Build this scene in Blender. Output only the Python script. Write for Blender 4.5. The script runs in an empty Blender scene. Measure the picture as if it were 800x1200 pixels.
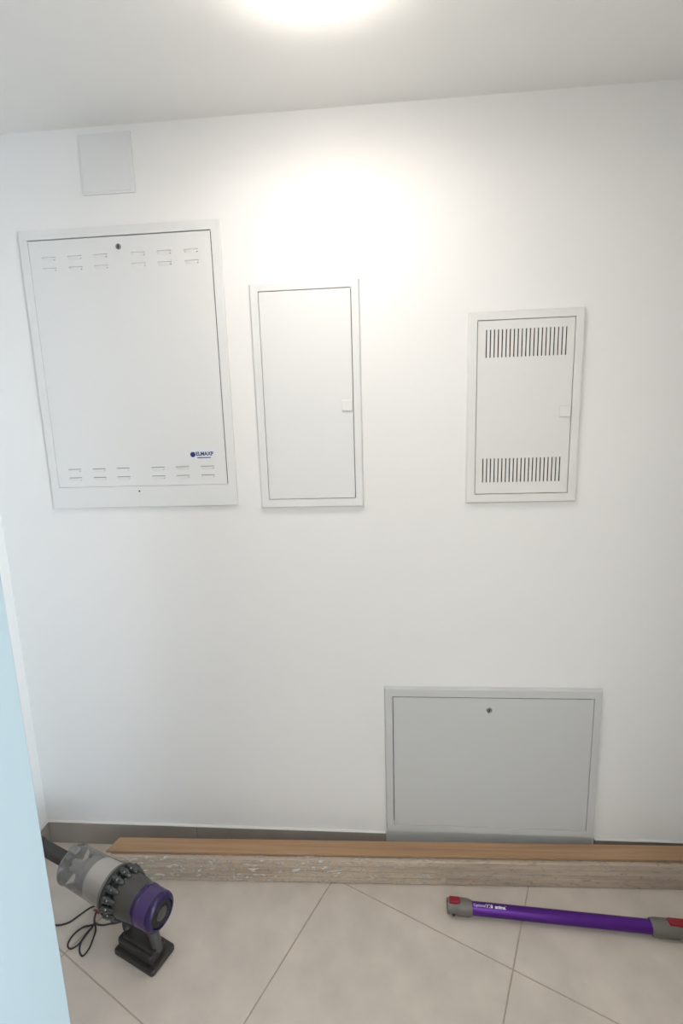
import bpy, bmesh, math, random
from mathutils import Vector, Matrix, noise
random.seed(7)
C = bpy.context.scene.collection
S = bpy.context.scene
R = math.radians

# ------------------------------------------------------------------ camera
cam_d = bpy.data.cameras.new('camera'); cam = bpy.data.objects.new('camera', cam_d); C.objects.link(cam)
F, YAW, PITCH, ROLL = 551.2, R(4.3337), R(-9.6375), R(-1.7006)
cam_d.sensor_fit = 'HORIZONTAL'; cam_d.sensor_width = 36.0; cam_d.lens = F / 800 * 36.0
cam_d.clip_start = 0.02
fw = Vector((-math.sin(YAW) * math.cos(PITCH), math.cos(YAW) * math.cos(PITCH), math.sin(PITCH)))
rt = Vector((math.cos(YAW), math.sin(YAW), 0)); up = rt.cross(fw)
r2 = rt * math.cos(ROLL) + up * math.sin(ROLL); u2 = -rt * math.sin(ROLL) + up * math.cos(ROLL)
M = Matrix((r2, u2, -fw)).transposed().to_4x4(); M.translation = (0, -1.541, 1.569)
cam.matrix_world = M
S.camera = cam

# ------------------------------------------------------------------ light
LAMP = 12.5            # emission of the ceiling lamp's diffuser
SKY = 14.0              # overcast daylight outside the hall window
w = bpy.data.worlds.new('sky'); S.world = w; w.use_nodes = True
bg = w.node_tree.nodes['Background']; bg.inputs[0].default_value = (0.75, 0.88, 1.0, 1); bg.inputs[1].default_value = SKY
S.view_settings.view_transform = 'Standard'; S.view_settings.look = 'None'
S.view_settings.gamma = 1; S.view_settings.use_curve_mapping = False
S.view_settings.exposure = 0.76
pl = bpy.data.lights.new('window_portal', 'AREA'); pl.shape = 'RECTANGLE'; pl.size = 2.1; pl.size_y = 1.7; pl.cycles.is_portal = True
po = bpy.data.objects.new('window_portal', pl); C.objects.link(po); po.location = (2.12, -3.05, 1.2); po.rotation_euler = (0, R(90), 0)

# ------------------------------------------------------------------ materials
def mat(name, col, rough=0.5, metal=0.0, var=0.0, scale=(6, 6, 6), bump=0.0, bscale=200, spec=0.5, coat=0.0):
    m = bpy.data.materials.new(name); m.use_nodes = True
    nt = m.node_tree; b = nt.nodes['Principled BSDF']
    b.inputs['Base Color'].default_value = (*col, 1); b.inputs['Roughness'].default_value = rough
    b.inputs['Metallic'].default_value = metal; b.inputs['Specular IOR Level'].default_value = spec
    b.inputs['Coat Weight'].default_value = coat
    tc = nt.nodes.new('ShaderNodeTexCoord')
    if var:
        mp = nt.nodes.new('ShaderNodeMapping'); mp.inputs['Scale'].default_value = scale
        nz = nt.nodes.new('ShaderNodeTexNoise'); nz.inputs['Scale'].default_value = 1; nz.inputs['Detail'].default_value = 6
        cr = nt.nodes.new('ShaderNodeValToRGB')
        cr.color_ramp.elements[0].position = 0.3; cr.color_ramp.elements[1].position = 0.7
        cr.color_ramp.elements[0].color = (*[c * (1 - var) for c in col], 1)
        cr.color_ramp.elements[1].color = (*[min(1, c * (1 + var)) for c in col], 1)
        L = nt.links.new
        L(tc.outputs['Object'], mp.inputs[0]); L(mp.outputs[0], nz.inputs['Vector'])
        L(nz.outputs['Fac'], cr.inputs[0]); L(cr.outputs[0], b.inputs['Base Color'])
    if bump:
        nb = nt.nodes.new('ShaderNodeTexNoise'); nb.inputs['Scale'].default_value = bscale; nb.inputs['Detail'].default_value = 3
        bp = nt.nodes.new('ShaderNodeBump'); bp.inputs['Strength'].default_value = bump; bp.inputs['Distance'].default_value = 0.002
        nt.links.new(tc.outputs['Object'], nb.inputs['Vector']); nt.links.new(nb.outputs['Fac'], bp.inputs['Height'])
        nt.links.new(bp.outputs[0], b.inputs['Normal'])
    return m

def clear(name, tint, gloss=0.12, rough=0.12, ior=1.45):
    m = bpy.data.materials.new(name); m.use_nodes = True; nt = m.node_tree; nt.nodes.clear()
    o = nt.nodes.new('ShaderNodeOutputMaterial'); mx = nt.nodes.new('ShaderNodeMixShader')
    t = nt.nodes.new('ShaderNodeBsdfTransparent'); t.inputs[0].default_value = (*tint, 1)
    g = nt.nodes.new('ShaderNodeBsdfGlossy'); g.inputs['Roughness'].default_value = rough
    fr = nt.nodes.new('ShaderNodeFresnel'); fr.inputs[0].default_value = ior
    ad = nt.nodes.new('ShaderNodeMath'); ad.operation = 'ADD'; ad.inputs[1].default_value = gloss
    nt.links.new(fr.outputs[0], ad.inputs[0]); nt.links.new(ad.outputs[0], mx.inputs[0])
    nt.links.new(t.outputs[0], mx.inputs[1]); nt.links.new(g.outputs[0], mx.inputs[2]); nt.links.new(mx.outputs[0], o.inputs[0])
    return m

def wood(name, c0, c1, c2, sx=1.2, sy=45, rough=0.5):
    m = bpy.data.materials.new(name); m.use_nodes = True; nt = m.node_tree; b = nt.nodes['Principled BSDF']
    tc = nt.nodes.new('ShaderNodeTexCoord'); mp = nt.nodes.new('ShaderNodeMapping'); mp.inputs['Scale'].default_value = (sx, sy, sy)
    oi = nt.nodes.new('ShaderNodeObjectInfo'); ml = nt.nodes.new('ShaderNodeMath'); ml.operation = 'MULTIPLY'; ml.inputs[1].default_value = 37
    nt.links.new(oi.outputs['Random'], ml.inputs[0])
    va = nt.nodes.new('ShaderNodeVectorMath'); va.operation = 'ADD'
    nz = nt.nodes.new('ShaderNodeTexNoise'); nz.inputs['Scale'].default_value = 1.6; nz.inputs['Detail'].default_value = 8; nz.inputs['Roughness'].default_value = 0.65; nz.inputs['Distortion'].default_value = 0.6
    cr = nt.nodes.new('ShaderNodeValToRGB'); e = cr.color_ramp.elements
    e[0].position = 0.28; e[0].color = (*c0, 1); e[1].position = 0.72; e[1].color = (*c2, 1)
    k = e.new(0.5); k.color = (*c1, 1)
    nt.links.new(tc.outputs['Object'], mp.inputs[0]); nt.links.new(mp.outputs[0], va.inputs[0]); nt.links.new(ml.outputs[0], va.inputs[1])
    nt.links.new(va.outputs[0], nz.inputs['Vector']); nt.links.new(nz.outputs['Fac'], cr.inputs[0]); nt.links.new(cr.outputs[0], b.inputs['Base Color'])
    bp = nt.nodes.new('ShaderNodeBump'); bp.inputs['Strength'].default_value = 0.15; bp.inputs['Distance'].default_value = 0.001
    nt.links.new(nz.outputs['Fac'], bp.inputs['Height']); nt.links.new(bp.outputs[0], b.inputs['Normal'])
    b.inputs['Roughness'].default_value = rough
    return m

m_wall = mat('wall_paint', (0.88, 0.87, 0.86), 0.75, bump=0.08, bscale=350, spec=0.3)
m_hall = mat('hall_wall_paint', (0.74, 0.68, 0.61), 0.75, bump=0.08, bscale=350, spec=0.3)
m_ceil = mat('ceiling_paint', (0.89, 0.88, 0.86), 0.85, bump=0.05, bscale=300, spec=0.2)
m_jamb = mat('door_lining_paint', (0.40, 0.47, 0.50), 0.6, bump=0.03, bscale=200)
m_tile = mat('floor_tile', (0.60, 0.53, 0.465), 0.42, var=0.085, scale=(9, 9, 9), bump=0.03, bscale=60)
m_grout = mat('grout', (0.45, 0.38, 0.31), 0.9, var=0.1, scale=(40, 40, 40))
m_skirt = mat('skirting_tile', (0.36, 0.325, 0.295), 0.5, var=0.08, scale=(8, 8, 8))
m_caulk = mat('white_caulk', (0.8, 0.78, 0.75), 0.6)
m_white = mat('white_sheet_metal', (0.80, 0.80, 0.795), 0.45, bump=0.02, bscale=500)
m_warmw = mat('warm_white_sheet_metal', (0.79, 0.78, 0.76), 0.45, bump=0.02, bscale=500)
m_grey = mat('light_grey_sheet_metal', (0.625, 0.63, 0.63), 0.45, bump=0.02, bscale=500)
m_dark = mat('cabinet_interior', (0.05, 0.05, 0.05), 0.8)
m_vent = mat('vent_cover_plastic', (0.80, 0.80, 0.80), 0.5)
m_chrome = mat('worn_chrome', (0.32, 0.32, 0.32), 0.35, 1.0)
m_black = mat('black_plastic', (0.018, 0.018, 0.018), 0.45)
m_char = mat('charcoal_plastic', (0.034, 0.030, 0.027), 0.5)
m_nick = mat('grey_metallic_plastic', (0.078, 0.073, 0.068), 0.40, 0.3)
m_conn = mat('wand_grey_plastic', (0.165, 0.155, 0.14), 0.42, 0.2)
m_cyc = mat('dark_glossy_cyclone_plastic', (0.045, 0.048, 0.046), 0.16, 0.2, coat=0.6)
m_shr = mat('shroud_grey_plastic', (0.70, 0.665, 0.63), 0.6)
m_core = mat('dusty_core_plastic', (0.23, 0.225, 0.22), 0.7, var=0.25, scale=(60, 60, 60))
def milky_film(name, lo, hi, a, b, gloss=0.01, rough=0.25, fade=True, ior=1.45):
    m = clear(name, (0.98, 0.98, 0.98), gloss, rough, ior); nt = m.node_tree; L = nt.links.new
    out = next(n for n in nt.nodes if n.type == 'OUTPUT_MATERIAL'); base = out.inputs[0].links[0].from_node
    d = nt.nodes.new('ShaderNodeBsdfDiffuse'); d.inputs[0].default_value = (0.92, 0.90, 0.87, 1)
    tl = nt.nodes.new('ShaderNodeBsdfTranslucent'); tl.inputs[0].default_value = (0.92, 0.90, 0.87, 1)
    h = nt.nodes.new('ShaderNodeMixShader'); h.inputs[0].default_value = 0.25; L(d.outputs[0], h.inputs[1]); L(tl.outputs[0], h.inputs[2])
    tc = nt.nodes.new('ShaderNodeTexCoord'); mp = nt.nodes.new('ShaderNodeMapping'); mp.inputs['Scale'].default_value = (26, 85, 85); mp.inputs['Rotation'].default_value = (0, 0.5, 0)
    nz = nt.nodes.new('ShaderNodeTexNoise'); nz.inputs['Scale'].default_value = 1; nz.inputs['Detail'].default_value = 5; nz.inputs['Distortion'].default_value = 1.2
    cr = nt.nodes.new('ShaderNodeMapRange'); cr.inputs[1].default_value = a; cr.inputs[2].default_value = b; cr.inputs[3].default_value = 0; cr.inputs[4].default_value = hi - lo
    L(tc.outputs['Object'], mp.inputs[0]); L(mp.outputs[0], nz.inputs['Vector']); L(nz.outputs['Fac'], cr.inputs[0])
    sp = nt.nodes.new('ShaderNodeSeparateXYZ'); L(tc.outputs['Object'], sp.inputs[0])
    fd = nt.nodes.new('ShaderNodeMapRange'); fd.inputs[1].default_value = 0.75; fd.inputs[2].default_value = 1.35; fd.inputs[3].default_value = 1; fd.inputs[4].default_value = 0.22 if fade else 1
    L(sp.outputs[0], fd.inputs[0])
    ma = nt.nodes.new('ShaderNodeMath'); ma.operation = 'MULTIPLY_ADD'; L(cr.outputs[0], ma.inputs[0]); L(fd.outputs[0], ma.inputs[1]); ma.inputs[2].default_value = lo
    f = nt.nodes.new('ShaderNodeMixShader'); L(ma.outputs[0], f.inputs[0]); L(base.outputs[0], f.inputs[1]); L(h.outputs[0], f.inputs[2]); L(f.outputs[0], out.inputs[0])
    return m
m_film = milky_film('stretch_film', 0.16, 0.8, 0.53, 0.68, 0.02, 0.3, True, 1.15)
m_bin = milky_film('clear_bin_plastic', 0.11, 0.13, 0.42, 0.65, 0.02, 0.12, False)
m_glass = clear('window_glass', (0.95, 0.97, 0.97), 0.0, 0.02)
m_purp = mat('purple_anodised_tube', (0.085, 0.012, 0.22), 0.28, 0.5)
m_filt = mat('purple_filter_plastic', (0.058, 0.031, 0.125), 0.35)
m_filtd = mat('deep_purple_trim', (0.020, 0.008, 0.065), 0.25)
m_red = mat('red_plastic', (0.25, 0.006, 0.016), 0.4)
m_print = mat('white_print', (0.8, 0.8, 0.85), 0.5)
m_blue = mat('dark_blue_print', (0.02, 0.04, 0.17), 0.5)
m_stick = mat('pale_blue_sticker', (0.78, 0.81, 0.86), 0.4)
m_oak = wood('oak_board', (0.30, 0.165, 0.085), (0.39, 0.235, 0.13), (0.47, 0.30, 0.18), 1.0, 30)
m_pack = wood('greyed_oak_board', (0.40, 0.285, 0.195), (0.58, 0.45, 0.33), (0.75, 0.62, 0.49), 1.4, 42)
m_pvc = mat('white_window_frame', (0.8, 0.8, 0.8), 0.4)
m_lampw = mat('lamp_base_white', (0.8, 0.8, 0.8), 0.4)
m_emit = bpy.data.materials.new('lit_opal_diffuser'); m_emit.use_nodes = True
_b = m_emit.node_tree.nodes['Principled BSDF']; _b.inputs['Base Color'].default_value = (0.9, 0.9, 0.9, 1)
_b.inputs['Emission Color'].default_value = (1.0, 0.925, 0.85, 1); _b.inputs['Emission Strength'].default_value = LAMP

# ------------------------------------------------------------------ mesh helpers
def box(bm, x0, x1, y0, y1, z0, z1, mtx=None):
    v = [bm.verts.new((x, y, z)) for z in (z0, z1) for y in (y0, y1) for x in (x0, x1)]
    for f in ((0, 2, 3, 1), (4, 5, 7, 6), (0, 1, 5, 4), (2, 6, 7, 3), (0, 4, 6, 2), (1, 3, 7, 5)):
        bm.faces.new([v[i] for i in f])
    if mtx is not None:
        for q in v: q.co = mtx @ q.co
    return v

def sheet(bm, x0, x1, z0, z1, holes, y0, y1):
    """slab in the XZ plane between depths y0 < y1 with rectangular holes (hx0, hx1, hz0, hz1)"""
    xs = sorted({x0, x1} | {round(h[k], 6) for h in holes for k in (0, 1)})
    zs = sorted({z0, z1} | {round(h[k], 6) for h in holes for k in (2, 3)})
    nx, nz = len(xs) - 1, len(zs) - 1
    sol = [[not any(h[0] < (xs[i] + xs[i + 1]) / 2 < h[1] and h[2] < (zs[j] + zs[j + 1]) / 2 < h[3] for h in holes) for j in range(nz)] for i in range(nx)]
    vf, vb = {}, {}
    def g(d, i, j, y):
        if (i, j) not in d: d[i, j] = bm.verts.new((xs[i], y, zs[j]))
        return d[i, j]
    s = lambda i, j: 0 <= i < nx and 0 <= j < nz and sol[i][j]
    for i in range(nx):
        for j in range(nz):
            if not sol[i][j]: continue
            a = [(i, j), (i + 1, j), (i + 1, j + 1), (i, j + 1)]
            bm.faces.new([g(vf, *k, y0) for k in a]); bm.faces.new([g(vb, *k, y1) for k in reversed(a)])
            for n, (di, dj) in enumerate(((0, -1), (1, 0), (0, 1), (-1, 0))):
                if not s(i + di, j + dj):
                    p, q = a[n], a[(n + 1) % 4]
                    bm.faces.new((g(vf, *q, y0), g(vf, *p, y0), g(vb, *p, y1), g(vb, *q, y1)))

def ring_frame(bm, o, i, y0, y1, slope=0.0):
    """picture frame: outer rect o, inner rect i (x0,x1,z0,z1); slope insets the front of the outer edge"""
    def rect(r, y, s=0): return [bm.verts.new((x, y, z)) for x, z in ((r[0] + s, r[2] + s), (r[1] - s, r[2] + s), (r[1] - s, r[3] - s), (r[0] + s, r[3] - s))]
    a, b, c, d = rect(o, y1), rect(o, y0, slope), rect(i, y0), rect(i, y1)
    for p, q in ((a, b), (b, c), (c, d), (d, a)):
        for k in range(4):
            n = (k + 1) % 4; bm.faces.new((p[k], p[n], q[n], q[k]))

def lathe(bm, prof, seg=48, close0=True, close1=True, axis='x', ctr=(0, 0, 0), sq=1.0):
    rings = []
    for x, r in prof:
        ring = []
        for k in range(seg):
            t = 2 * math.pi * k / seg; a, b = r * math.cos(t), r * math.sin(t) * sq
            p = (x, a, b) if axis == 'x' else (a, b, x) if axis == 'z' else (a, x, b)
            ring.append(bm.verts.new(Vector(p) + Vector(ctr)))
        rings.append(ring)
    for p, q in zip(rings, rings[1:]):
        for k in range(seg):
            n = (k + 1) % seg; bm.faces.new((p[k], p[n], q[n], q[k]))
    if close0: bm.faces.new(rings[0])
    if close1: bm.faces.new(list(reversed(rings[-1])))

def tube(bm, pts, r, seg=8, sy=None, cap=True):
    """round (or r x sy elliptic) tube through pts; r may be a list"""
    pts = [Vector(p) for p in pts]; prev = None; rings = []
    for i, p in enumerate(pts):
        t = (pts[min(i + 1, len(pts) - 1)] - pts[max(i - 1, 0)]).normalized()
        if prev is None:
            n = t.cross(Vector((0, 1, 0)));  n = n if n.length > 0.1 else t.cross(Vector((0, 0, 1)))
        else: n = prev - t * prev.dot(t)
        n.normalize(); prev = n; b = t.cross(n)
        rr = r[i] if isinstance(r, (list, tuple)) else r; ss = (sy[i] if isinstance(sy, (list, tuple)) else sy) or rr
        rings.append([bm.verts.new(p + n * rr * math.cos(2 * math.pi * k / seg) + b * ss * math.sin(2 * math.pi * k / seg)) for k in range(seg)])
    for p, q in zip(rings, rings[1:]):
        for k in range(seg):
            n = (k + 1) % seg; bm.faces.new((p[k], p[n], q[n], q[k]))
    if cap: bm.faces.new(rings[0]); bm.faces.new(list(reversed(rings[-1])))

def catmull(P, n=8):
    P = [Vector(p) for p in P]; out = []
    for i in range(len(P) - 1):
        a, b, c, d = P[max(i - 1, 0)], P[i], P[i + 1], P[min(i + 2, len(P) - 1)]
        for k in range(n):
            t = k / n; out.append(0.5 * ((2 * b) + (c - a) * t + (2 * a - 5 * b + 4 * c - d) * t * t + (3 * b - a - 3 * c + d) * t ** 3))
    return out + [P[-1]]

def rbox(bm, x0, x1, y0, y1, z0, z1, rad, seg=5):
    """box with rounded vertical corners"""
    o = []
    for cx, cy, a0 in ((x1 - rad, y1 - rad, 0), (x0 + rad, y1 - rad, 90), (x0 + rad, y0 + rad, 180), (x1 - rad, y0 + rad, 270)):
        for k in range(seg + 1):
            a = R(a0 + 90 * k / seg); o.append((cx + rad * math.cos(a), cy + rad * math.sin(a)))
    lo = [bm.verts.new((x, y, z0)) for x, y in o]; hi = [bm.verts.new((x, y, z1)) for x, y in o]
    n = len(o)
    for k in range(n): bm.faces.new((lo[k], lo[(k + 1) % n], hi[(k + 1) % n], hi[k]))
    bm.faces.new(list(reversed(lo))); bm.faces.new(hi)

def obj(name, bm, m, parent=None, smooth=False, bevel=0.0, bseg=2, loc=None):
    bmesh.ops.recalc_face_normals(bm, faces=bm.faces)
    me = bpy.data.meshes.new(name); bm.to_mesh(me); bm.free()
    me.materials.append(m)
    if smooth:
        me.polygons.foreach_set('use_smooth', [True] * len(me.polygons))
        try: me.set_sharp_from_angle(angle=R(38))
        except Exception: pass
    o = bpy.data.objects.new(name, me); C.objects.link(o)
    if parent: o.parent = parent
    if loc: o.location = loc
    if bevel:
        b = o.modifiers.new('bevel', 'BEVEL'); b.width = bevel; b.segments = bseg; b.limit_method = 'ANGLE'; b.angle_limit = R(40)
    return o

def B(): return bmesh.new()
def struct(name, bm, m, **k):
    o = obj(name, bm, m, **k); o['kind'] = 'structure'; return o
def thing(name, label, cat, loc=(0, 0, 0), rz=0.0):
    o = bpy.data.objects.new(name, None); o.empty_display_size = 0.05; C.objects.link(o)
    o.location = loc; o.rotation_euler = (0, 0, rz); o['label'] = label; o['category'] = cat; return o
def tag(o, label, cat): o['label'] = label; o['category'] = cat; return o

def text_mesh(name, body, size, m, parent, fn, bold=0.0, shear=0.0):
    cu = bpy.data.curves.new(name, 'FONT'); cu.body = body; cu.size = size; cu.offset = bold; cu.shear = shear; cu.resolution_u = 2
    t = bpy.data.objects.new(name, cu); C.objects.link(t)
    dg = bpy.context.evaluated_depsgraph_get(); dg.update()
    me = bpy.data.meshes.new_from_object(t.evaluated_get(dg)); bpy.data.objects.remove(t)
    for v in me.vertices: v.co = fn(v.co.x, v.co.y)
    me.materials.clear(); me.materials.append(m); me.name = name
    o = bpy.data.objects.new(name, me); C.objects.link(o); o.parent = parent
    return o

# ------------------------------------------------------------------ room shell
XL, XR, YF, HC = -1.318, 1.15, -1.04, 2.50         # left, right, inner face of the doorway wall, ceiling height
HX0, HX1, HY = -1.60, 2.20, -4.20                   # hall behind the camera
T = 0.15
cab = {'meter': (-1.113, -0.463, 1.336, 2.222), 'fuse': (-0.385, -0.040, 1.324, 2.031),
       'media': (0.287, 0.634, 1.328, 1.918), 'floor': (0.016, 0.756, 0.108, 0.681)}
opening = {'meter': (-1.084, -0.492, 1.409, 2.192), 'fuse': (-0.356, -0.067, 1.354, 2.005),
           'media': (0.315, 0.605, 1.358, 1.890), 'floor': (0.044, 0.728, 0.136, 0.650)}
bm = B(); sheet(bm, XL - 0.1, XR + 0.1, 0, HC, [tuple(round(q, 4) for q in opening[k]) for k in opening], 0, 0.2); struct('wall_back', bm, m_wall)
bm = B(); box(bm, XL - 0.12, XL, YF, 0, 0, HC); struct('wall_left', bm, m_wall)
bm = B(); box(bm, XR, XR + 0.12, YF, 0, 0, HC); struct('wall_right', bm, m_wall)
DX0, DX1, DZ = -0.462, 0.72, 2.40
bm = B(); sheet(bm, HX0, HX1, 0, HC, [(DX0, DX1, -1, DZ)], YF - T, YF); struct('wall_front', bm, m_wall)
bm = B(); box(bm, HX0, HX1, HY, 0, HC, HC + 0.1); struct('ceiling', bm, m_ceil)
bm = B(); box(bm, HX0 - 0.12, HX0, HY, YF, 0, HC); struct('wall_hall_left', bm, m_hall)
WY0, WY1 = -3.9, -2.2
def to_right(bm):
    for q in bm.verts: q.co = Vector((HX1 + q.co.y, q.co.x, q.co.z))
    return bm
bm = B(); box(bm, HX0, HX1, HY - 0.12, HY, 0, HC); struct('wall_hall_back', bm, m_hall)
bm = B(); sheet(bm, HY, YF, 0, HC, [(WY0, WY1, 0.15, 2.25)], 0, 0.15); struct('wall_hall_right', to_right(bm), m_hall)
ym = (WY0 + WY1) / 2
wf = B(); sheet(wf, WY0, WY1, 0.15, 2.25, [(WY0 + 0.06, ym - 0.03, 0.21, 2.19), (ym + 0.03, WY1 - 0.06, 0.21, 2.19)], 0.05, 0.11)
win = struct('window_1', to_right(wf), m_pvc)
for a, b in ((WY0 + 0.06, ym - 0.03), (ym + 0.03, WY1 - 0.06)):
    bm = B(); box(bm, a, b, 0.078, 0.083, 0.21, 2.19); obj('pane', to_right(bm), m_glass, win)
# painted door lining: reveal + slim architraves, the opening the photograph is taken through
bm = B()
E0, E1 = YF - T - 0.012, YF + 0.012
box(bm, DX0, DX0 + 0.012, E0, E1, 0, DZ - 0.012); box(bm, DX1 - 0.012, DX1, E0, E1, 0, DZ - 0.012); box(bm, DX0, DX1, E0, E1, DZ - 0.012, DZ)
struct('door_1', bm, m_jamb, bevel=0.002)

# ------------------------------------------------------------------ floor: 60 cm tiles laid at an angle
bm = B(); box(bm, HX0, HX1, HY, 0, -0.08, -0.0016); floor = struct('floor', bm, m_grout)
def clip(poly, rect):
    for ax, lim, sg in ((0, rect[0], 1), (0, rect[1], -1), (1, rect[2], 1), (1, rect[3], -1)):
        out = []
        for i, p in enumerate(poly):
            q = poly[(i + 1) % len(poly)]; dp, dq = sg * (p[ax] - lim), sg * (q[ax] - lim)
            if dp >= 0: out.append(p)
            if dp * dq < 0:
                t = dp / (dp - dq); out.append((p[0] + (q[0] - p[0]) * t, p[1] + (q[1] - p[1]) * t))
        poly = out
        if not poly: return []
    return poly
TA, TU, TV, TS, GAP = -0.44682, -0.10862, -0.17680, 0.6104, 0.0022
dx, dy = math.cos(TA), math.sin(TA)
tw = lambda u, v: (u * dx - v * dy, u * dy + v * dx)
for i in range(-9, 10):
    for j in range(-9, 10):
        u0, v0 = TU + i * TS, TV + j * TS
        q = [tw(u0 + GAP, v0 + GAP), tw(u0 + TS - GAP, v0 + GAP), tw(u0 + TS - GAP, v0 + TS - GAP), tw(u0 + GAP, v0 + TS - GAP)]
        q = clip(q, (HX0, HX1, HY, -0.001))
        if len(q) < 3: continue
        bm = B(); zt = random.uniform(-0.0002, 0.0002)
        lo = [bm.verts.new((*p, -0.012)) for p in q]; hi = [bm.verts.new((*p, zt)) for p in q]
        for k in range(len(q)): bm.faces.new((lo[k], lo[(k + 1) % len(q)], hi[(k + 1) % len(q)], hi[k]))
        bm.faces.new(hi); bm.faces.new(list(reversed(lo)))
        obj('tile', bm, m_tile, floor)

# ------------------------------------------------------------------ skirting of cut tiles, white sealant bead on top
BZ, BT = 0.0915, 0.010
def skirting(name, segs, axis):
    """segs: list of (start, end) along axis 'x' on the back wall or 'y' on the left (-) or right (+) wall"""
    bm = B()
    for s, e in segs:
        if axis == 'x': box(bm, s, e, -BT - 0.0008, -0.0005, BZ, BZ + 0.0028)
        elif axis == '-': box(bm, XL + 0.0005, XL + BT + 0.0008, s, e, BZ, BZ + 0.0028)
        else: box(bm, XR - BT - 0.0008, XR - 0.0005, s, e, BZ, BZ + 0.0028)
    root = struct(name, bm, m_caulk)
    for s, e in segs:
        a = s
        while a < e - 1e-4:
            b = min(a + 0.598, e); q = B()
            if axis == 'x': box(q, a, b - 0.002, -BT, -0.0005, 0.0005, BZ)
            elif axis == '-': box(q, XL + 0.0005, XL + BT, a, b - 0.002, 0.0005, BZ)
            else: box(q, XR - BT, XR - 0.0005, a, b - 0.002, 0.0005, BZ)
            obj('skirting_tile', q, m_skirt, root, bevel=0.0008, bseg=1); a = b
    return root
skirting('baseboard_back', [(XL + BT + 0.001, -0.5845), (-0.5845, 0.014), (0.764, XR - BT - 0.001)], 'x')
skirting('baseboard_left', [(YF, -0.0005)], '-')
skirting('baseboard_right', [(YF, -0.0005)], '+')

# ------------------------------------------------------------------ ceiling lamp
LX, LY = -0.104, -0.530
def ceiling_lamp(label, x, y, k=1.0):
    lamp = thing('ceiling_lamp', label, 'lamp', (x, y, HC))
    bm = B(); lathe(bm, [(0, 0.165 * k), (-0.036, 0.175 * k), (-0.036, 0.145 * k)], 64, axis='z'); obj('lamp_base', bm, m_lampw, lamp, True)
    bm = B(); lathe(bm, [(z, r * k) for z, r in ((-0.034, 0.168), (-0.037, 0.174), (-0.046, 0.1765), (-0.053, 0.174), (-0.059, 0.160), (-0.063, 0.11), (-0.065, 0.05), (-0.0655, 0.002))], 64, axis='z')
    obj('diffuser', bm, m_emit, lamp, True)
ceiling_lamp('lit round white opal lamp on the ceiling above the wall cabinets', LX, LY)
ceiling_lamp('added unseen fill lamp on the hall ceiling, brightening the floor and lower wall', 0.45, -2.35, 1.3)  # added lamp, out of view: lifts the floor and lower wall with warm light

# ------------------------------------------------------------------ vent cover near the ceiling
v = thing('vent_cover', 'square pale grey flat cover plate high on the wall beside the ceiling', 'vent cover', (-0.803, 0, 2.397))
bm = B(); box(bm, -0.084, 0.084, -0.004, -0.0003, -0.085, 0.083); obj('plate', bm, m_vent, v, bevel=0.0015)
bm = B(); box(bm, -0.077, 0.071, -0.0052, -0.0035, -0.078, 0.076); obj('cover', bm, m_vent, v, bevel=0.001)

# ------------------------------------------------------------------ built-in cabinets
def housing(parent, r, depth, m=None):
    bm = B(); x0, x1, z0, z1 = r; e = 0.001
    a = [bm.verts.new(p) for p in ((x0 + e, 0.002, z0 + e), (x1 - e, 0.002, z0 + e), (x1 - e, 0.002, z1 - e), (x0 + e, 0.002, z1 - e))]
    b = [bm.verts.new((q.co.x, depth, q.co.z)) for q in a]
    for k in range(4): bm.faces.new((a[k], a[(k + 1) % 4], b[(k + 1) % 4], b[k]))
    bm.faces.new(b)
    return obj('housing', bm, m or m_dark, parent)
def cam_lock(parent, x, y, z, r=0.0085):
    bm = B(); lathe(bm, [(0, r), (-0.002, r), (-0.003, r * 0.86), (-0.0022, r * 0.7)], 24, axis='y', ctr=(x, y, z))
    o = obj('lock', bm, m_chrome, parent, True)
    bm = B(); box(bm, x - 0.0011, x + 0.0011, y - 0.0033, y - 0.001, z - 0.0055, z + 0.0055); obj('key_slot', bm, m_black, o)
def push_latch(parent, x, z, y, m, s=0.034):
    bm = B(); box(bm, x - s / 2, x + s / 2, y - 0.005, y, z - s / 2, z + s / 2)
    o = obj('latch', bm, m, parent, bevel=0.0018)
    return o

# large meter cabinet, left
x0, x1, z0, z1 = cab['meter']; d = opening['meter']
c1 = thing('wall_cabinet', 'large white metal wall cabinet at left with pressed louvres, lock and blue sticker', 'cabinet', (x0 + 0.325, 0, z0))
ox, oz = x0 + 0.325, z0
loc = lambda r: (r[0] - ox, r[1] - ox, r[2] - oz, r[3] - oz)
bm = B(); ring_frame(bm, loc((x0, x1, z0, z1)), loc((d[0], d[1], d[2], d[3])), -0.010, -0.0003, 0.002); obj('frame', bm, m_white, c1, bevel=0.001)
housing(c1, loc(d), 0.10)
g = 0.0028
dd = loc((d[0] + g * 0.5, d[1] - g, d[2] + g * 0.35, d[3] - g))
# louvre slots, centres from the door's left edge
lx = [0.062, 0.148, 0.232, 0.354, 0.438, 0.524]
slots = []
for zz in (0.729, 0.697, 0.060, 0.031):
    for q in lx: slots.append((dd[0] + q, dd[2] + zz))
LW = 0.046
bm = B(); sheet(bm, dd[0], dd[1], dd[2], dd[3], [tuple(round(t, 5) for t in (a - LW / 2, a + LW / 2, b - 0.0003, b + 0.0015)) for a, b in slots], -0.0085, -0.0065)
door1 = obj('door', bm, m_white, c1)
bm = B()                                               # a pressed louvre: a shallow hood, open along the top
N = 8
top = [bm.verts.new((LW * (k / N - 0.5), -0.0003 - 0.0017 * math.sin(math.pi * k / N) ** 0.5, 0.0)) for k in range(N + 1)]
mid = [bm.verts.new((LW * (k / N - 0.5), -0.0002 - 0.0013 * math.sin(math.pi * k / N) ** 0.5, -0.006)) for k in range(N + 1)]
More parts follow.
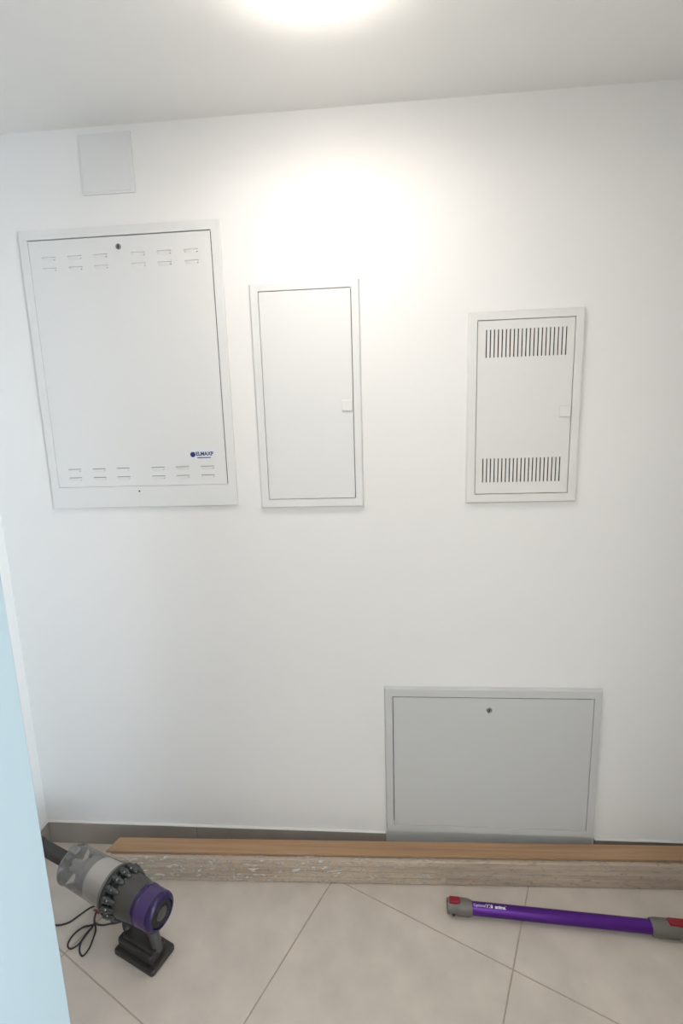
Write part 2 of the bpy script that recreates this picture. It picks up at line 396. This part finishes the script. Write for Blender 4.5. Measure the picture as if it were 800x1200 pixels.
bot = [bm.verts.new((LW * (k / N - 0.5), 0.0002, -0.011 * math.sin(math.pi * k / N) ** 0.4 - 0.0015)) for k in range(N + 1)]
for k in range(N):
    bm.faces.new((top[k], top[k + 1], mid[k + 1], mid[k])); bm.faces.new((mid[k], mid[k + 1], bot[k + 1], bot[k]))
lv0 = obj('louver', bm, m_white, door1, True, loc=(slots[0][0], -0.0085, slots[0][1]))
for a, b in slots[1:]:
    q = lv0.copy(); C.objects.link(q); q.parent = door1; q.location = (a, -0.0085, b)
cam_lock(door1, dd[0] + 0.294, -0.0085, dd[3] - 0.030)
st = B(); sx, sz = dd[0] + 0.468, dd[2] + 0.088; box(st, sx, sx + 0.086, -0.0088, -0.0084, sz - 0.004, sz + 0.030)
stick = obj('sticker', st, m_stick, door1); stick['label'] = 'pale blue sticker with dark blue lettering'
text_mesh('sticker_text', 'ELMAXP', 0.0175, m_blue, stick, lambda x, y: Vector((sx + 0.020 + x * 0.93, -0.0091, sz + 0.008 + y)), bold=0.0006)
bm = B(); lathe(bm, [(-0.0090, 0.0088), (-0.0094, 0.0088)], 16, axis='y', ctr=(sx + 0.010, 0, sz + 0.012)); logo = obj('sticker_logo', bm, m_blue, stick)
bm = B(); box(bm, sx + 0.024, sx + 0.07, -0.0091, -0.0088, sz - 0.0005, sz + 0.0025); obj('sticker_line', bm, m_blue, stick)
bm = B(); lathe(bm, [(-0.0105, 0.003), (-0.0098, 0.003)], 12, axis='y', ctr=(-0.012, 0, 0.056)); obj('screw', bm, m_char, c1)

# plain fuse cabinet, centre
def small_cabinet(key, label, m, slots_def, latch_z, depth=0.09):
    x0, x1, z0, z1 = cab[key]; d = opening[key]; ox, oz = (x0 + x1) / 2, z0
    loc = lambda r: (r[0] - ox, r[1] - ox, r[2] - oz, r[3] - oz)
    c = thing('wall_cabinet', label, 'cabinet', (ox, 0, oz))
    o, i = loc((x0, x1, z0, z1)), loc(d)
    bm = B(); ring_frame(bm, o, i, -0.013, -0.0003, 0.005); obj('frame', bm, m, c, bevel=0.0015)
    housing(c, i, depth)
    g = 0.0022; r = (i[0] + g * 0.8, i[1] - g, i[2] + g, i[3] - g * 0.8)
    holes = []
    for fx0, fx1, n, za, zb in slots_def:
        for k in range(n):
            cx = r[0] + fx0 + (fx1 - fx0) * k / (n - 1); holes.append(tuple(round(t, 5) for t in (cx - 0.0017, cx + 0.0017, r[2] + za, r[2] + zb)))
    bm = B(); sheet(bm, *[round(t, 5) for t in r], holes, -0.011, -0.009); door = obj('door', bm, m, c)
    push_latch(door, r[1] - 0.0185, latch_z - oz, -0.011, m)
    return c
small_cabinet('fuse', 'tall narrow plain white wall cabinet without vent slots, between two other cabinets', m_white, [], 1.652)
small_cabinet('media', 'white wall cabinet at right with two rows of vertical vent slots', m_warmw,
              [(0.026, 0.262, 21, 0.420, 0.502), (0.023, 0.260, 21, 0.036, 0.112)], 1.612)

# low grey manifold cabinet
x0, x1, z0, z1 = cab['floor']; d = opening['floor']; ox = (x0 + x1) / 2
c4 = thing('wall_cabinet', 'wide light grey metal cabinet low on the wall behind the boards', 'cabinet', (ox, 0, 0))
loc = lambda r: (r[0] - ox, r[1] - ox, r[2], r[3])
bm = B(); ring_frame(bm, loc((x0, x1, z0, z1)), loc(d), -0.018, -0.0003, 0.003); obj('frame', bm, m_grey, c4, bevel=0.0012)
housing(c4, loc(d), 0.11)
g = 0.0024; i = loc(d); r = (i[0] + g, i[1] - g * 0.6, i[2] + g * 0.6, i[3] - g)
bm = B(); box(bm, r[0], r[1], -0.0165, -0.0150, r[2], r[3]); door4 = obj('door', bm, m_grey, c4, bevel=0.0006, bseg=1)
cam_lock(door4, (r[0] + r[1]) / 2 - 0.0085, -0.0165, r[3] - 0.045, 0.0095)
bm = B(); box(bm, x0 - ox + 0.003, x1 - ox - 0.001, -0.006, -0.0003, 0.003, z0 - 0.0005); obj('lower_apron', bm, m_grey, c4)

# ------------------------------------------------------------------ boards on the floor along the wall
BA = R(1.35); BX, BY = -0.985, -0.150
pk = thing('board_bundle', 'long bundle of greyed oak boards wrapped in clear film on the floor along the wall', 'boards', (BX, BY, 0), BA)
PL, PD, PH, NL = 2.10, 0.070, 0.090, 4
h = PH / NL
for k in range(NL):
    bm = B(); a = random.uniform(0, 0.006); f = random.uniform(0.0, 0.0022)
    box(bm, a, PL, f, PD, k * h + 0.0006, (k + 1) * h - 0.0006); obj('board', bm, m_pack, pk, bevel=0.0014)
bm = B(); rows = []
NX = 700; path = [(-0.0020, 0.003 + 0.0905 * k / 40) for k in range(41)] + [(0.001 + 0.066 * k / 12, PH + 0.0025) for k in range(13)]
for i in range(NX + 1):
    x = 0.006 + (PL - 0.02) * i / NX
    amp = 0.0046 if x < 0.75 else 0.0046 - 0.0044 * min(1, (x - 0.75) / 0.5)
    row = []
    for k, (y, z) in enumerate(path):
        u = k * 0.00226
        q = Vector((x * 24 + u * 60, u * 85 - x * 14, 1.3)); n1 = abs(noise.noise(q)); n2 = abs(noise.noise(q * 2.1 + Vector((5, 9, 2)))); n3 = 0.5 + 0.5 * noise.noise(Vector((x * 9, u * 14, 7)))
        dd_ = amp * n3 * (0.9 * max(0, 1 - n1 * 4.0) + 0.6 * max(0, 1 - n2 * 4.0)) + 0.0003
        if x > PL - 0.08 : dd_ *= 0.4
        row.append(bm.verts.new((x, y - (dd_ if k < 41 else 0), min(z + (dd_ * 0.3 if k > 40 else 0), PH + 0.0036))))
    rows.append(row)
for p, q in zip(rows, rows[1:]):
    for k in range(len(p) - 1): bm.faces.new((p[k], p[k + 1], q[k + 1], q[k]))
film = obj('film', bm, m_film, pk, True); film['label'] = 'crinkled clear stretch film'
ob = thing('oak_board', 'warm tan oak board lying on top of the wrapped bundle', 'board', (BX - 0.012, BY + 0.014, PH + 0.0048), BA)
bm = B()
for zz in (0.0, 0.008):
    pass
vv = [bm.verts.new(p) for p in ((0, 0, 0), (PL + 0.02, 0, 0), (PL + 0.02, 0.057, 0), (0.022, 0.057, 0), (0, 0, 0.008), (PL + 0.02, 0, 0.008), (PL + 0.02, 0.057, 0.008), (0.022, 0.057, 0.008))]
for f in ((0, 3, 2, 1), (4, 5, 6, 7), (0, 1, 5, 4), (1, 2, 6, 5), (2, 3, 7, 6), (3, 0, 4, 7)): bm.faces.new([vv[k] for k in f])
obj('plank', bm, m_oak, ob, bevel=0.001)

# ------------------------------------------------------------------ purple wand on the floor
A0, A1 = Vector((0.209, -0.2155, 0.0255)), Vector((0.930, -0.2600, 0.0255))
wd = (A1 - A0).normalized(); wang = math.atan2(wd.y, wd.x)
wa = thing('vacuum_wand', 'purple metal vacuum tube with grey ends and red buttons lying on the tiles', 'vacuum tube', (A0.x, A0.y, 0), wang)
zc, WR = 0.0255, 0.0190
bm = B(); lathe(bm, [(0.070, WR), (0.625, WR)], 40, ctr=(0, 0, zc)); obj('tube', bm, m_purp, wa, True)
bm = B(); lathe(bm, [(0.0, 0.0205), (0.001, 0.0215), (0.030, 0.0225), (0.034, 0.0250), (0.066, 0.0250), (0.079, 0.0212), (0.079, 0.018), (0.0, 0.018)], 40, False, False, ctr=(0, 0, zc)); cn = obj('connector', bm, m_conn, wa, True, bevel=0.0006)
bm = B(); rbox(bm, 0.006, 0.041, -0.010, 0.010, zc + 0.018, zc + 0.0285, 0.004); obj('release_button', bm, m_red, cn, bevel=0.0015)
bm = B(); box(bm, 0.015, 0.024, -0.0236, -0.015, zc - 0.012, zc - 0.004); obj('contact_recess', bm, m_black, cn, bevel=0.001)
bm = B(); lathe(bm, [(0.0, 0.0180), (0.012, 0.0175), (0.012, 0.004)], 32, False, True, ctr=(0, 0, zc)); obj('inner_sleeve', bm, m_char, cn, True)
bm = B(); lathe(bm, [(0.618, 0.0205), (0.620, 0.0230), (0.634, 0.0255), (0.690, 0.0255), (0.694, 0.0240), (0.735, 0.0240), (0.737, 0.0225), (0.737, 0.017)], 40, True, True, ctr=(0, 0, zc)); c2 = obj('connector', bm, m_conn, wa, True, bevel=0.0006)
bm = B(); rbox(bm, 0.668, 0.722, -0.011, 0.011, zc + 0.018, zc + 0.0295, 0.005); obj('release_button', bm, m_red, c2, bevel=0.0015)
def wrap(x0, a0):
    def f(x, y):
        t = a0 - y / WR; rr = WR + 0.0004
        return Vector((x0 + x, -math.sin(t) * rr, zc + math.cos(t) * rr))
    return f
text_mesh('printed_text', 'Cyclone', 0.0115, m_print, wa, wrap(0.083, R(24)))
text_mesh('printed_text', 'V10', 0.0135, m_print, wa, wrap(0.122, R(26)), bold=0.0005)
text_mesh('printed_text', 'animal', 0.0135, m_print, wa, wrap(0.150, R(26)), bold=0.0005, shear=0.2)

# ------------------------------------------------------------------ cordless vacuum standing on its battery
VA = R(-21.5)
vac = thing('cordless_vacuum', 'grey and purple handheld cordless vacuum standing on its battery on the tiles', 'vacuum cleaner', (-0.740, -0.3795, 0), VA)
AX = (0, 0, 0.185)
bm = B(); lathe(bm, [(-0.298, 0.0560), (-0.290, 0.0570), (-0.110, 0.0610), (-0.100, 0.0615)], 56, False, False, ctr=AX); dbin = obj('dust_bin', bm, m_bin, vac, True); dbin['label'] = 'see-through dust bin'
bm = B(); lathe(bm, [(-0.306, 0.018), (-0.306, 0.050), (-0.303, 0.0575), (-0.297, 0.0580)], 56, False, False, ctr=AX); obj('bin_door', bm, m_bin, dbin, True)
bm = B(); lathe(bm, [(-0.3005, 0.0575), (-0.3005, 0.0592), (-0.2965, 0.0592), (-0.2965, 0.0575)], 56, False, False, ctr=AX); obj('seal_ring', bm, m_core, dbin, True)
bm = B(); rbox(bm, -0.302, -0.268, -0.012, 0.012, 0.185 + 0.054, 0.185 + 0.0655, 0.005); obj('bin_latch', bm, m_core, dbin, bevel=0.002)
bm = B(); rbox(bm, -0.232, -0.222, 0.008, 0.018, 0.185 + 0.046, 0.185 + 0.054, 0.003); obj('bin_catch', bm, m_char, dbin, bevel=0.001)
bm = B(); lathe(bm, [(-0.192, 0.030), (-0.188, 0.050), (-0.180, 0.0560), (-0.172, 0.0568), (-0.100, 0.0592)], 56, ctr=AX); obj('shroud', bm, m_shr, vac, True)
bm = B(); lathe(bm, [(-0.298, 0.018), (-0.262, 0.020), (-0.244, 0.026), (-0.236, 0.043), (-0.226, 0.048), (-0.186, 0.050)], 48, ctr=AX); obj('cyclone_core', bm, m_core, vac, True)
# inlet pipe running away to the left
bm = B(); rbox(bm, -0.490, -0.290, -0.0165, 0.0165, 0.185 - 0.0165, 0.185 + 0.0165, 0.004); inl = obj('inlet_pipe', bm, m_char, vac, bevel=0.003)
bm = B(); rbox(bm, -0.500, -0.470, -0.0185, 0.0185, 0.185 - 0.0185, 0.185 + 0.0185, 0.004); obj('pipe_collar', bm, m_char, inl, bevel=0.003)
# rim, cyclones
bm = B(); lathe(bm, [(-0.102, 0.060), (-0.102, 0.0655), (-0.098, 0.0680), (-0.094, 0.0685), (-0.092, 0.0670), (-0.092, 0.05)], 56, ctr=AX); rim = obj('bin_rim', bm, m_conn, vac, True)
bm = B(); lathe(bm, [(-0.0925, 0.055), (-0.0925, 0.0680), (-0.089, 0.0695), (-0.082, 0.0690), (-0.080, 0.066), (-0.080, 0.050)], 56, ctr=AX); obj('dark_ring', bm, m_black, rim, True)
bm = B(); lathe(bm, [(-0.090, 0.060), (-0.082, 0.0530), (-0.050, 0.0500), (-0.040, 0.048)], 48, ctr=AX); cyc = obj('cyclone_body', bm, m_black, vac, True)
NC = 15; first = None
for k in range(NC):
    a = 2 * math.pi * (k + 0.35) / NC
    if first is None:
        bm = B()
        lathe(bm, [(-0.036, 0.0070), (-0.033, 0.0098), (-0.012, 0.0092), (0.000, 0.0074), (0.006, 0.0050), (0.008, 0.001)], 20)
        lathe(bm, [(-0.022, 0.0085), (-0.020, 0.0108), (-0.016, 0.0108), (-0.014, 0.0085)], 20, False, False)
        q = first = obj('cyclone', bm, m_cyc, cyc, True)
    else:
        q = first.copy(); C.objects.link(q); q.parent = cyc
    rr = 0.0595; q.location = (-0.045, rr * math.cos(a), 0.185 + rr * math.sin(a))
    # each cyclone leans in towards the motor
    q.rotation_euler = Matrix(((1, 0, 0), (0, math.cos(a), -math.sin(a)), (0, math.sin(a), math.cos(a)))).to_4x4().to_euler()
    q.rotation_euler = (Matrix.Rotation(a, 4, 'X') @ Matrix.Rotation(R(-9), 4, 'Z')).to_euler()
# motor housing and filter
bm = B(); lathe(bm, [(-0.052, 0.0560), (-0.040, 0.0585), (-0.010, 0.0560), (0.020, 0.0525), (0.026, 0.0520)], 56, ctr=AX); mot = obj('motor_housing', bm, m_nick, vac, True)
bm = B(); lathe(bm, [(0.019, 0.0500), (0.019, 0.0530), (0.022, 0.0542), (0.034, 0.0542), (0.036, 0.0520)], 56, ctr=AX); fr_ = obj('filter_ring', bm, m_filtd, vac, True)
bm = B(); lathe(bm, [(0.033, 0.0500), (0.033, 0.0530), (0.080, 0.0520), (0.088, 0.0500), (0.093, 0.0460), (0.095, 0.040), (0.091, 0.037)], 56, ctr=AX); fil = obj('filter', bm, m_filt, vac, True)
bm = B(); lathe(bm, [(0.078, 0.0522), (0.079, 0.0527), (0.087, 0.0515), (0.0925, 0.0488), (0.0968, 0.0430), (0.0968, 0.039), (0.089, 0.036)], 56, False, False, ctr=AX); obj('filter_trim', bm, m_filtd, fil, True)
bm = B(); lathe(bm, [(0.088, 0.038), (0.0935, 0.036), (0.0945, 0.030), (0.0925, 0.022)], 48, ctr=AX); cap = obj('filter_cap', bm, m_black, fil, True)
for k in range(22):
    a = 2 * math.pi * k / 22
    if k == 0:
        bm = B(); box(bm, 0.0925, 0.0958, -0.0012, 0.0012, 0.0215, 0.034); rib0 = obj('grille_rib', bm, m_char, fil)
        q = rib0
    else:
        q = rib0.copy(); C.objects.link(q); q.parent = fil
    q.location = (0, 0, 0.185); q.rotation_euler = (a, 0, 0)
bm = B(); lathe(bm, [(0.092, 0.019), (0.0965, 0.0185), (0.0975, 0.016), (0.0975, 0.001)], 36, ctr=AX); obj('power_button', bm, m_nick, fil, True)
# handle: grip, front strut, trigger, joining the body to the battery
bm = B(); tube(bm, catmull([(0.034, 0, 0.150), (0.040, 0, 0.120), (0.050, 0, 0.085), (0.057, 0, 0.052), (0.058, 0, 0.040)], 6), [0.0165] * 24 + [0.0165], 16, [0.0150] * 25); obj('grip', bm, m_nick, vac, True)
bm = B(); tube(bm, catmull([(-0.058, 0, 0.142), (-0.066, 0, 0.115), (-0.072, 0, 0.085), (-0.072, 0, 0.058), (-0.062, 0, 0.044)], 6), 0.0095, 12, 0.0125); obj('guard_strut', bm, m_char, vac, True)
bm = B(); box(bm, -0.070, 0.050, -0.021, 0.021, 0.112, 0.136); obj('handle_bridge', bm, m_char, vac, bevel=0.008, bseg=3)
bm = B(); tube(bm, catmull([(0.018, 0, 0.122), (0.012, 0, 0.106), (0.018, 0, 0.092), (0.026, 0, 0.086)], 5), 0.006, 10, 0.009); tr = obj('trigger', bm, m_red, vac, True); tr['label'] = 'red trigger'
bm = B(); rbox(bm, -0.080, 0.066, -0.032, 0.032, 0.014, 0.044, 0.010); bat = obj('battery', bm, m_char, vac, bevel=0.006, bseg=3)
bm = B(); rbox(bm, -0.066, 0.070, -0.024, 0.024, 0.042, 0.054, 0.009); obj('battery_top', bm, m_char, bat, bevel=0.004, bseg=3)
bm = B(); rbox(bm, -0.0825, 0.0825, -0.046, 0.046, 0.0, 0.016, 0.010); obj('battery_foot', bm, m_char, bat, bevel=0.004, bseg=3)

# ------------------------------------------------------------------ charging lead with a tied coil on the floor
lead = thing('charging_cable', 'thin black charging cable with a tied coil on the tiles beside the vacuum', 'cable', (-0.955, -0.31, 0))
off = Vector((-0.955, -0.31, 0)); W_ = lambda L: [Vector(p) - off for p in L]
tail = [(-1.24, -0.33, 0.0024), (-1.17, -0.326, 0.0024), (-1.1091, -0.3209, 0.0024), (-1.0913, -0.32, 0.0024), (-1.0593, -0.3185, 0.0024), (-1.0332, -0.3081, 0.0024), (-1.0167, -0.2882, 0.0024), (-1.0023, -0.2698, 0.0024), (-0.9884, -0.2558, 0.0024), (-0.972, -0.252, 0.004), (-0.960, -0.262, 0.008)]
loops = [(-0.9568, -0.2777, 0.011), (-0.952, -0.3004, 0.008), (-0.9447, -0.3138, 0.006), (-0.9768, -0.3214, 0.0026), (-0.9938, -0.3453, 0.0024), (-0.9942, -0.3741, 0.0024), (-0.9772, -0.3864, 0.0024), (-0.9622, -0.3773, 0.003), (-0.9539, -0.3627, 0.0065), (-0.9472, -0.339, 0.008), (-0.9411, -0.3161, 0.009),
         (-0.9292, -0.3291, 0.004), (-0.9236, -0.3517, 0.0024), (-0.9184, -0.3829, 0.0024), (-0.9254, -0.4045, 0.0024), (-0.9449, -0.3903, 0.0024), (-0.9554, -0.366, 0.0024), (-0.954, -0.3402, 0.0024), (-0.9467, -0.314, 0.003), (-0.9560, -0.288, 0.010)]
plugl = [(-0.9576, -0.2795, 0.012), (-0.9509, -0.3004, 0.010), (-0.937, -0.3145, 0.010), (-0.9096, -0.3228, 0.016), (-0.8796, -0.3336, 0.035), (-0.850, -0.343, 0.055)]
bm = B(); tube(bm, catmull(W_(tail + loops), 6), 0.0025, 8); obj('cable', bm, m_black, lead, True)
bm = B(); tube(bm, catmull(W_(plugl), 6), 0.0028, 8); obj('plug_lead', bm, m_black, lead, True)
bm = B(); tube(bm, W_([(-0.868, -0.337, 0.043), (-0.850, -0.343, 0.055), (-0.8175, -0.3505, 0.076)]), [0.0036, 0.0055, 0.006], 12); obj('plug', bm, m_char, lead, True)
bm = B(); tube(bm, W_([(-0.966, -0.276, 0.015), (-0.956, -0.279, 0.0185), (-0.944, -0.286, 0.0165), (-0.938, -0.284, 0.020)]), 0.0032, 8); t_ = obj('tie', bm, m_red, lead, True); t_['label'] = 'red wire tie'
